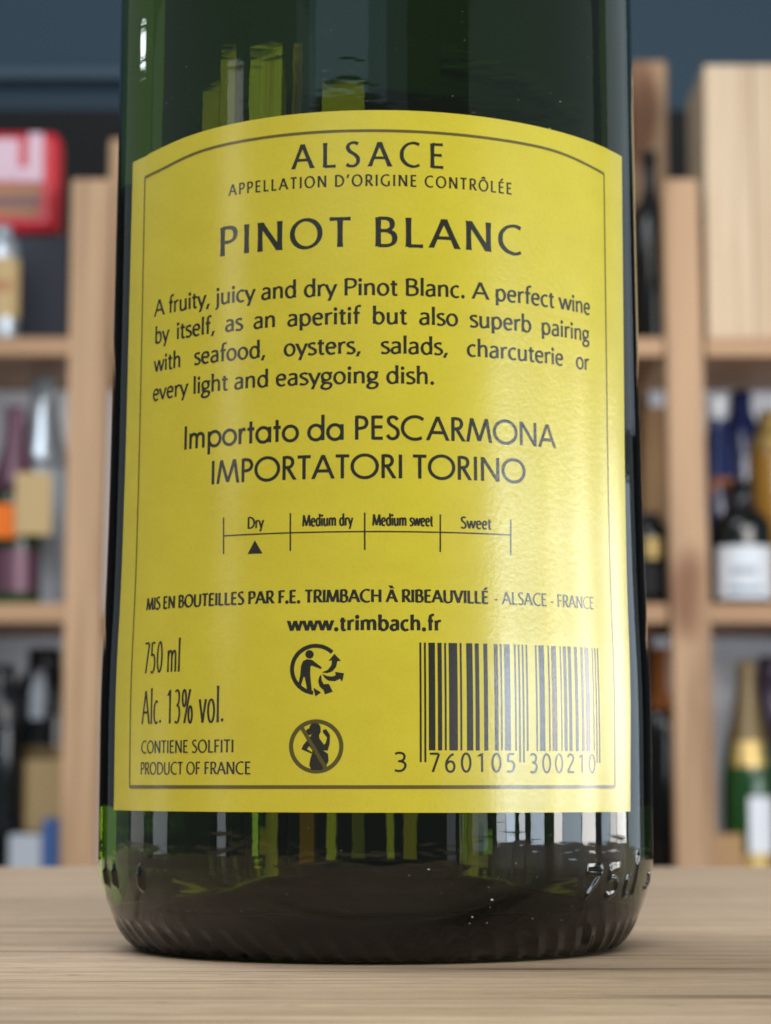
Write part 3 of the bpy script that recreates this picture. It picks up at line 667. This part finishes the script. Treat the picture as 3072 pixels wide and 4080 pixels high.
def text_line(text, xl, xr, base, cap, font=FO, wv=.16, wh=.10, phi=15, flare=.18, mode='track', hs=1.0, track=0.0, mk='ink', bm=None, zover=None, capz=None):
    thb, zb_ = surf(*base); zt_ = surf(base[0], base[1] - cap)[1]; ch = zt_ - zb_
    tl, tr_ = theta_at(xl, zb_), theta_at(xr, zb_); r0 = Rs(zb_)
    W = (tr_ - tl) * r0 / ch                # target ink width in cap units
    phi = R_(phi); adv = [font[c][0] for c in text]
    def left(c): return min((min(p[0] for p in s[1]) if s[0] == 'c' else min(s[1][0], s[1][2]) if s[0] == 'l' else s[1] - (s[3] if s[0] == 'o' else .02)) for s in font[c][1])
    def right(c): return max((max(p[0] for p in s[1]) if s[0] == 'c' else max(s[1][0], s[1][2]) if s[0] == 'l' else s[1] + (s[3] if s[0] == 'o' else .02)) for s in font[c][1])
    lb = left(text[0]); rb = adv[-1] - right(text[-1]); nat = sum(adv) - lb - rb; space = 0.0
    W2 = W - wv
    wv, wh = wv * PENW, wh * PENW
    if mode == 'track': track = (W2 - nat * hs) / (len(text) - 1)
    elif mode == 'hs': hs = (W2 - track * (len(text) - 1)) / nat
    else: space = (W2 - nat * hs - track * (len(text) - 1)) / text.count(' ')
    own = bm is None
    if own: bm = bmesh.new()
    x = -lb * hs + wv / 2
    def put(u, v, layer): return bm.verts.new(on(tl + u * ch / r0, zb_ + v * ch, INKOFF + layer * 0.000004))
    for c in text:
        for k, s in enumerate(font[c][1]):
            if s[0] == 'd':
                rr = wv * .62; ring = [put(x + s[1] * hs + rr * cos(2 * pi * i / 14), s[2] + rr * sin(2 * pi * i / 14), k) for i in range(14)]; bm.faces.new(ring); continue
            rib, closed = ribbon(s, hs, wv, wh, phi, flare)
            vs_ = [(put(x + a[0], a[1], k), put(x + b[0], b[1], k)) for a, b in rib]
            for i in range(len(vs_) - (0 if closed else 1)):
                (a, b), (c_, d) = vs_[i], vs_[(i + 1) % len(vs_)]; f = bm.faces.new((a, b, d, c_))
        x += font[c][0] * hs + track + (space if c == ' ' else 0)
    if own: return finish(bm, 'lettering', mk)
def outward(bm):
    bm.normal_update()
    for f in bm.faces:
        c = f.calc_center_median()
        if f.normal.x * c.x + f.normal.y * c.y < 0: f.normal_flip()
def finish(bm, name, mk): outward(bm); return from_bm(name, bm, mk, LAB)

text_line('ALSACE', 1162, 1771, (1480, 664), 97, wv=.145, wh=.095, hs=1.2)
text_line("APPELLATION D'ORIGINE CONTRÔLÉE", 913, 2038, (1480, 742), 45, wv=.155, wh=.115, hs=1.1)
text_line('PINOT BLANC', 881, 2080, (1498, 983), 116, wv=.165, wh=.095, hs=1.36, mode='track')
BODY = dict(wv=.165, wh=.11, flare=.12)
text_line('A fruity, juicy and dry Pinot Blanc. A perfect wine', 618, 2347, (1498, 1177), 67, mode='hs', **BODY)
text_line('by itself, as an aperitif but also superb pairing', 622, 2346, (1498, 1291), 67, hs=1.46, mode='space', **BODY)
text_line('with seafood, oysters, salads, charcuterie or', 616, 2346, (1498, 1409), 67, hs=1.46, mode='space', **BODY)
text_line('every light and easygoing dish.', 613, 1728, (1498, 1528), 67, mode='hs', **BODY)
FUT = dict(font=FU, wv=.132, wh=.120, phi=0, flare=0)
text_line('Importato da PESCARMONA', 738, 2212, (1498, 1752), 95, mode='hs', track=.02, **FUT)
text_line('IMPORTATORI TORINO', 846, 2091, (1498, 1906), 95, mode='hs', track=.02, **FUT)
BOLD = dict(wv=.215, wh=.125, mode='hs', flare=.12)
text_line('MIS EN BOUTEILLES PAR F.E. TRIMBACH À RIBEAUVILLÉ', 587, 1947, (1498, 2399), 50, track=.03, **BOLD)
text_line('- ALSACE - FRANCE', 1965, 2363, (1498, 2399), 50, wv=.15, wh=.095, mode='hs', track=.03)
text_line('www.trimbach.fr', 1144, 1762, (1460, 2511), 58, wv=.225, wh=.15, mode='hs', track=.04, flare=.08)
text_line('750 ml', 577, 719, (650, 2679), 124, wv=.076, wh=.055, mode='hs', track=.03)
text_line('Alc. 13% vol.', 568, 893, (730, 2881), 134, wv=.072, wh=.055, mode='hs', track=.03)
text_line('CONTIENE SOLFITI', 567, 932, (750, 2999), 50, wv=.155, wh=.095, mode='hs', track=.04)
text_line('PRODUCT OF FRANCE', 565, 1003, (780, 3085), 49, wv=.155, wh=.095, mode='hs', track=.04)

# flat artwork: polygons cut into narrow strips, then wrapped round the bottle
def wrap(bm, name, mk):                   # verts hold (theta*R, z, layer)
    xs = [v.co.x for v in bm.verts]; x = min(xs) + 0.0007
    while x < max(xs):
        bmesh.ops.bisect_plane(bm, geom=bm.verts[:] + bm.edges[:] + bm.faces[:], plane_co=(x, 0, 0), plane_no=(1, 0, 0)); x += 0.0007
    ys = [v.co.y for v in bm.verts]; y = min(ys) + 0.002
    while y < max(ys):                      # the wall is not a straight cone either
        bmesh.ops.bisect_plane(bm, geom=bm.verts[:] + bm.edges[:] + bm.faces[:], plane_co=(0, y, 0), plane_no=(0, 1, 0)); y += 0.002
    for v in bm.verts:
        v.co = on(v.co.x / 0.038, v.co.y, INKOFF + v.co.z * 0.000004)
    return finish(bm, name, mk)
def poly(bm, pts, layer=0):
    f = bm.faces.new([bm.verts.new((x, z, layer)) for x, z in pts])
    bmesh.ops.triangulate(bm, faces=[f])
def quadpx(bm, x0, y0, x1, y1, wdt, layer=0, n=1):  # a line between two pixels, wdt in photo px
    a, b = surf(x0, y0), surf(x1, y1); A, B = Vector((a[0] * .038, a[1])), Vector((b[0] * .038, b[1]))
    h = wdt / 2 * (D - .038) / F_SRC; d = (B - A).normalized(); o_ = Vector((-d.y, d.x)) * h
    poly(bm, [A + o_, A - o_, B - o_, B + o_], layer)
# sweetness scale
bm = bmesh.new()
for x, y0, y1 in ((894, 2062, 2208), (1158.6, 2045, 2196), (1453.5, 2043, 2192), (1753, 2050, 2200), (2032.6, 2071, 2213)): quadpx(bm, x, y0, x, y1, 6.5)
z = surf(1453, 2118.6)[1]; za = 0.000085
a, b = theta_at(894, z) * .038, theta_at(2032, z) * .038
poly(bm, [(a, z - za), (b, z - za), (b, z + za), (a, z + za)], 1)
poly(bm, [(surf(989, 2208)[0] * .038, surf(989, 2208)[1]), (surf(1048, 2206)[0] * .038, surf(989, 2208)[1]), (surf(1018, 2153)[0] * .038, surf(1018, 2153)[1])])
wrap(bm, 'sweetness_scale', 'ink')
MY = dict(wv=.165, wh=.125, mode='hs', flare=0, phi=5)
for tx, x0, x1, by in (('Dry', 989, 1054, 2105), ('Medium dry', 1205, 1408, 2095.5), ('Medium sweet', 1483, 1727, 2095), ('Sweet', 1832, 1958, 2107)):
    text_line(tx, x0, x1, ((x0 + x1) / 2, by), 45, track=.02, **MY)
# border line inside the label edge
def pxl(x, y): t_ = surf(x, y); return Vector((t_[0] * .038, t_[1]))
bm = bmesh.new()
top = [pxl(x, y) for x, y in ((582, 708), (660, 671), (800, 604), (1000, 558), (1250, 529), (1480, 522), (1740, 531), (2000, 560), (2200, 600), (2330, 655), (2402, 694))]
top = [Vector(p) for p in catmull([tuple(p) for p in top], 10)]
for _ in range(14):                        # fair the curve
    top = [top[0]] + [Vector((b.x, (a.y + 2 * b.y + c.y) / 4)) for a, b, c in zip(top, top[1:], top[2:])] + [top[-1]]
hw = 0.00019
for p, q in zip(top, top[1:]):
    f = bm.faces.new([bm.verts.new((*c, 0)) for c in ((p.x, p.y - hw), (q.x, q.y - hw), (q.x, q.y + hw), (p.x, p.y + hw))])
bl, br = pxl(521, 3133), pxl(2446, 3137); zbm = (pxl(1498, 3136).y)
bl.y = zbm; br.y = zbm
poly(bm, [(bl.x, zbm - .00023), (br.x, zbm - .00023), (br.x, zbm + .00023), (bl.x, zbm + .00023)], 1)
for p, q in ((top[0], bl), (top[-1], br)):
    s = .00015; poly(bm, [(p.x - s, p.y), (p.x + s, p.y), (q.x + s, q.y), (q.x - s, q.y)], 2)
wrap(bm, 'border_line', 'lineink')
# barcode
Lc = ['0001101', '0011001', '0010011', '0111101', '0100011', '0110001', '0101111', '0111011', '0110111', '0001011']
Gc = [''.join('1' if k == '0' else '0' for k in s)[::-1] for s in Lc]; Rc = [''.join('1' if k == '0' else '0' for k in s) for s in Lc]
code = '3760105300210'; par = {'3': 'LLGGLG'}['3']
bits = '101' + ''.join((Lc if par[i] == 'L' else Gc)[int(code[1 + i])] for i in range(6)) + '01010' + ''.join(Rc[int(c)] for c in code[7:]) + '101'
zt1, zb1, zg1 = surf(1800, 2562)[1], surf(1800, 2990)[1], surf(1800, 3037)[1]
t0, t1 = theta_at(1671, zb1) * .038, theta_at(2388, zb1) * .038; mod = (t1 - t0) / 95
bm = bmesh.new(); i = 0
while i < 95:
    if bits[i] == '1':
        j = i
        while j < 95 and bits[j] == '1': j += 1
        zz = zg1 if i < 3 or i >= 92 or 45 <= i < 50 else zb1
        poly(bm, [(t0 + (i + .06) * mod, zz), (t0 + (j - .06) * mod, zz), (t0 + (j - .06) * mod, zt1), (t0 + (i + .06) * mod, zt1)]); i = j
    else: i += 1
wrap(bm, 'barcode', 'ink')
OCR = dict(font=FO, wv=.115, wh=.105, phi=0, flare=0)
for tx, x0, x1, cx in (('3', 1568, 1618, 1593), ('760105', 1707, 2050, 1880), ('300210', 2106, 2369, 2200)):
    text_line(tx, x0, x1, (cx, {1593: 3073, 1880: 3076, 2200: 3079}[cx]), 75, mode='hs' if len(tx) == 1 else 'track', hs=1.22, **OCR)
# pictograms, traced at 1.666x from (500, 2300)
def pp(pts): return [tuple(pxl(500 + x / 1.666, 2300 + y / 1.666)) for x, y in pts]
def circ(cx, cy_, r, n=20): return [(cx + r * cos(2 * pi * i / n), cy_ + r * sin(2 * pi * i / n)) for i in range(n)]
def arcband(bm, cx, cy_, r0, r1, a0, a1, n=40, layer=0, bump_=0):
    for i in range(n):
        b0, b1 = R_(a0 + (a1 - a0) * i / n), R_(a0 + (a1 - a0) * (i + 1) / n)
        q = pp([(cx + r0 * cos(b0), cy_ - r0 * sin(b0)), (cx + r1 * cos(b0), cy_ - r1 * sin(b0)), (cx + r1 * cos(b1), cy_ - r1 * sin(b1)), (cx + r0 * cos(b1), cy_ - r0 * sin(b1))])
        bm.faces.new([bm.verts.new((*c, layer)) for c in q])
bm = bmesh.new()
arcband(bm, 1265, 612, 143, 170, 46, 264)
poly(bm, pp([(1250, 734), (1300, 765), (1263, 792)]), 1)
poly(bm, pp(circ(1224, 512, 28)))
poly(bm, pp([(1180, 558), (1205, 545), (1240, 548), (1305, 598), (1300, 610), (1240, 586), (1230, 592), (1229, 650), (1240, 765), (1212, 765), (1192, 662), (1185, 662), (1166, 724), (1148, 716), (1163, 650), (1168, 590)]), 2)
poly(bm, pp([(1305, 632), (1345, 615), (1368, 585), (1372, 553), (1350, 555), (1388, 508), (1432, 555), (1408, 558), (1400, 595), (1375, 625), (1340, 637)]))
poly(bm, pp([(1307, 642), (1340, 656), (1375, 659), (1398, 650), (1392, 628), (1452, 638), (1440, 694), (1425, 674), (1390, 691), (1350, 687), (1325, 670)]))
poly(bm, pp([(1300, 645), (1288, 662), (1281, 690), (1290, 725), (1318, 752), (1325, 778), (1378, 760), (1352, 708), (1345, 728), (1318, 710), (1305, 685)]))
wrap(bm, 'recycling_symbol', 'ink')
bm = bmesh.new()
poly(bm, pp(circ(1260, 1004, 38))); poly(bm, pp(circ(1222, 1026, 22)), 1); poly(bm, pp([(1285, 990), (1299, 1022), (1290, 1044), (1245, 1045), (1240, 1000)]), 2)
poly(bm, pp([(1243, 1036), (1286, 1040), (1290, 1070), (1320, 1112), (1331, 1100), (1340, 1064), (1314, 1032), (1312, 1014), (1334, 1008), (1352, 1036), (1360, 1050), (1356, 1110), (1345, 1149), (1312, 1150), (1346, 1172), (1350, 1220), (1332, 1254), (1300, 1280), (1238, 1280), (1222, 1248), (1230, 1202), (1242, 1168), (1242, 1145), (1222, 1122), (1206, 1140), (1240, 1162), (1240, 1172), (1170, 1142), (1184, 1112), (1222, 1068)]), 3)
ws = wrap(bm, 'pregnancy_symbol', 'ink')
bm = bmesh.new(); arcband(bm, 1268, 1123, 152, 180, 0, 360, 60)
d_ = (12, -8)
poly(bm, pp([(1165, 1008), (1186, 994), (1340, 1256), (1318, 1270)]), 8)
wrap(bm, 'prohibition_ring', 'midink')
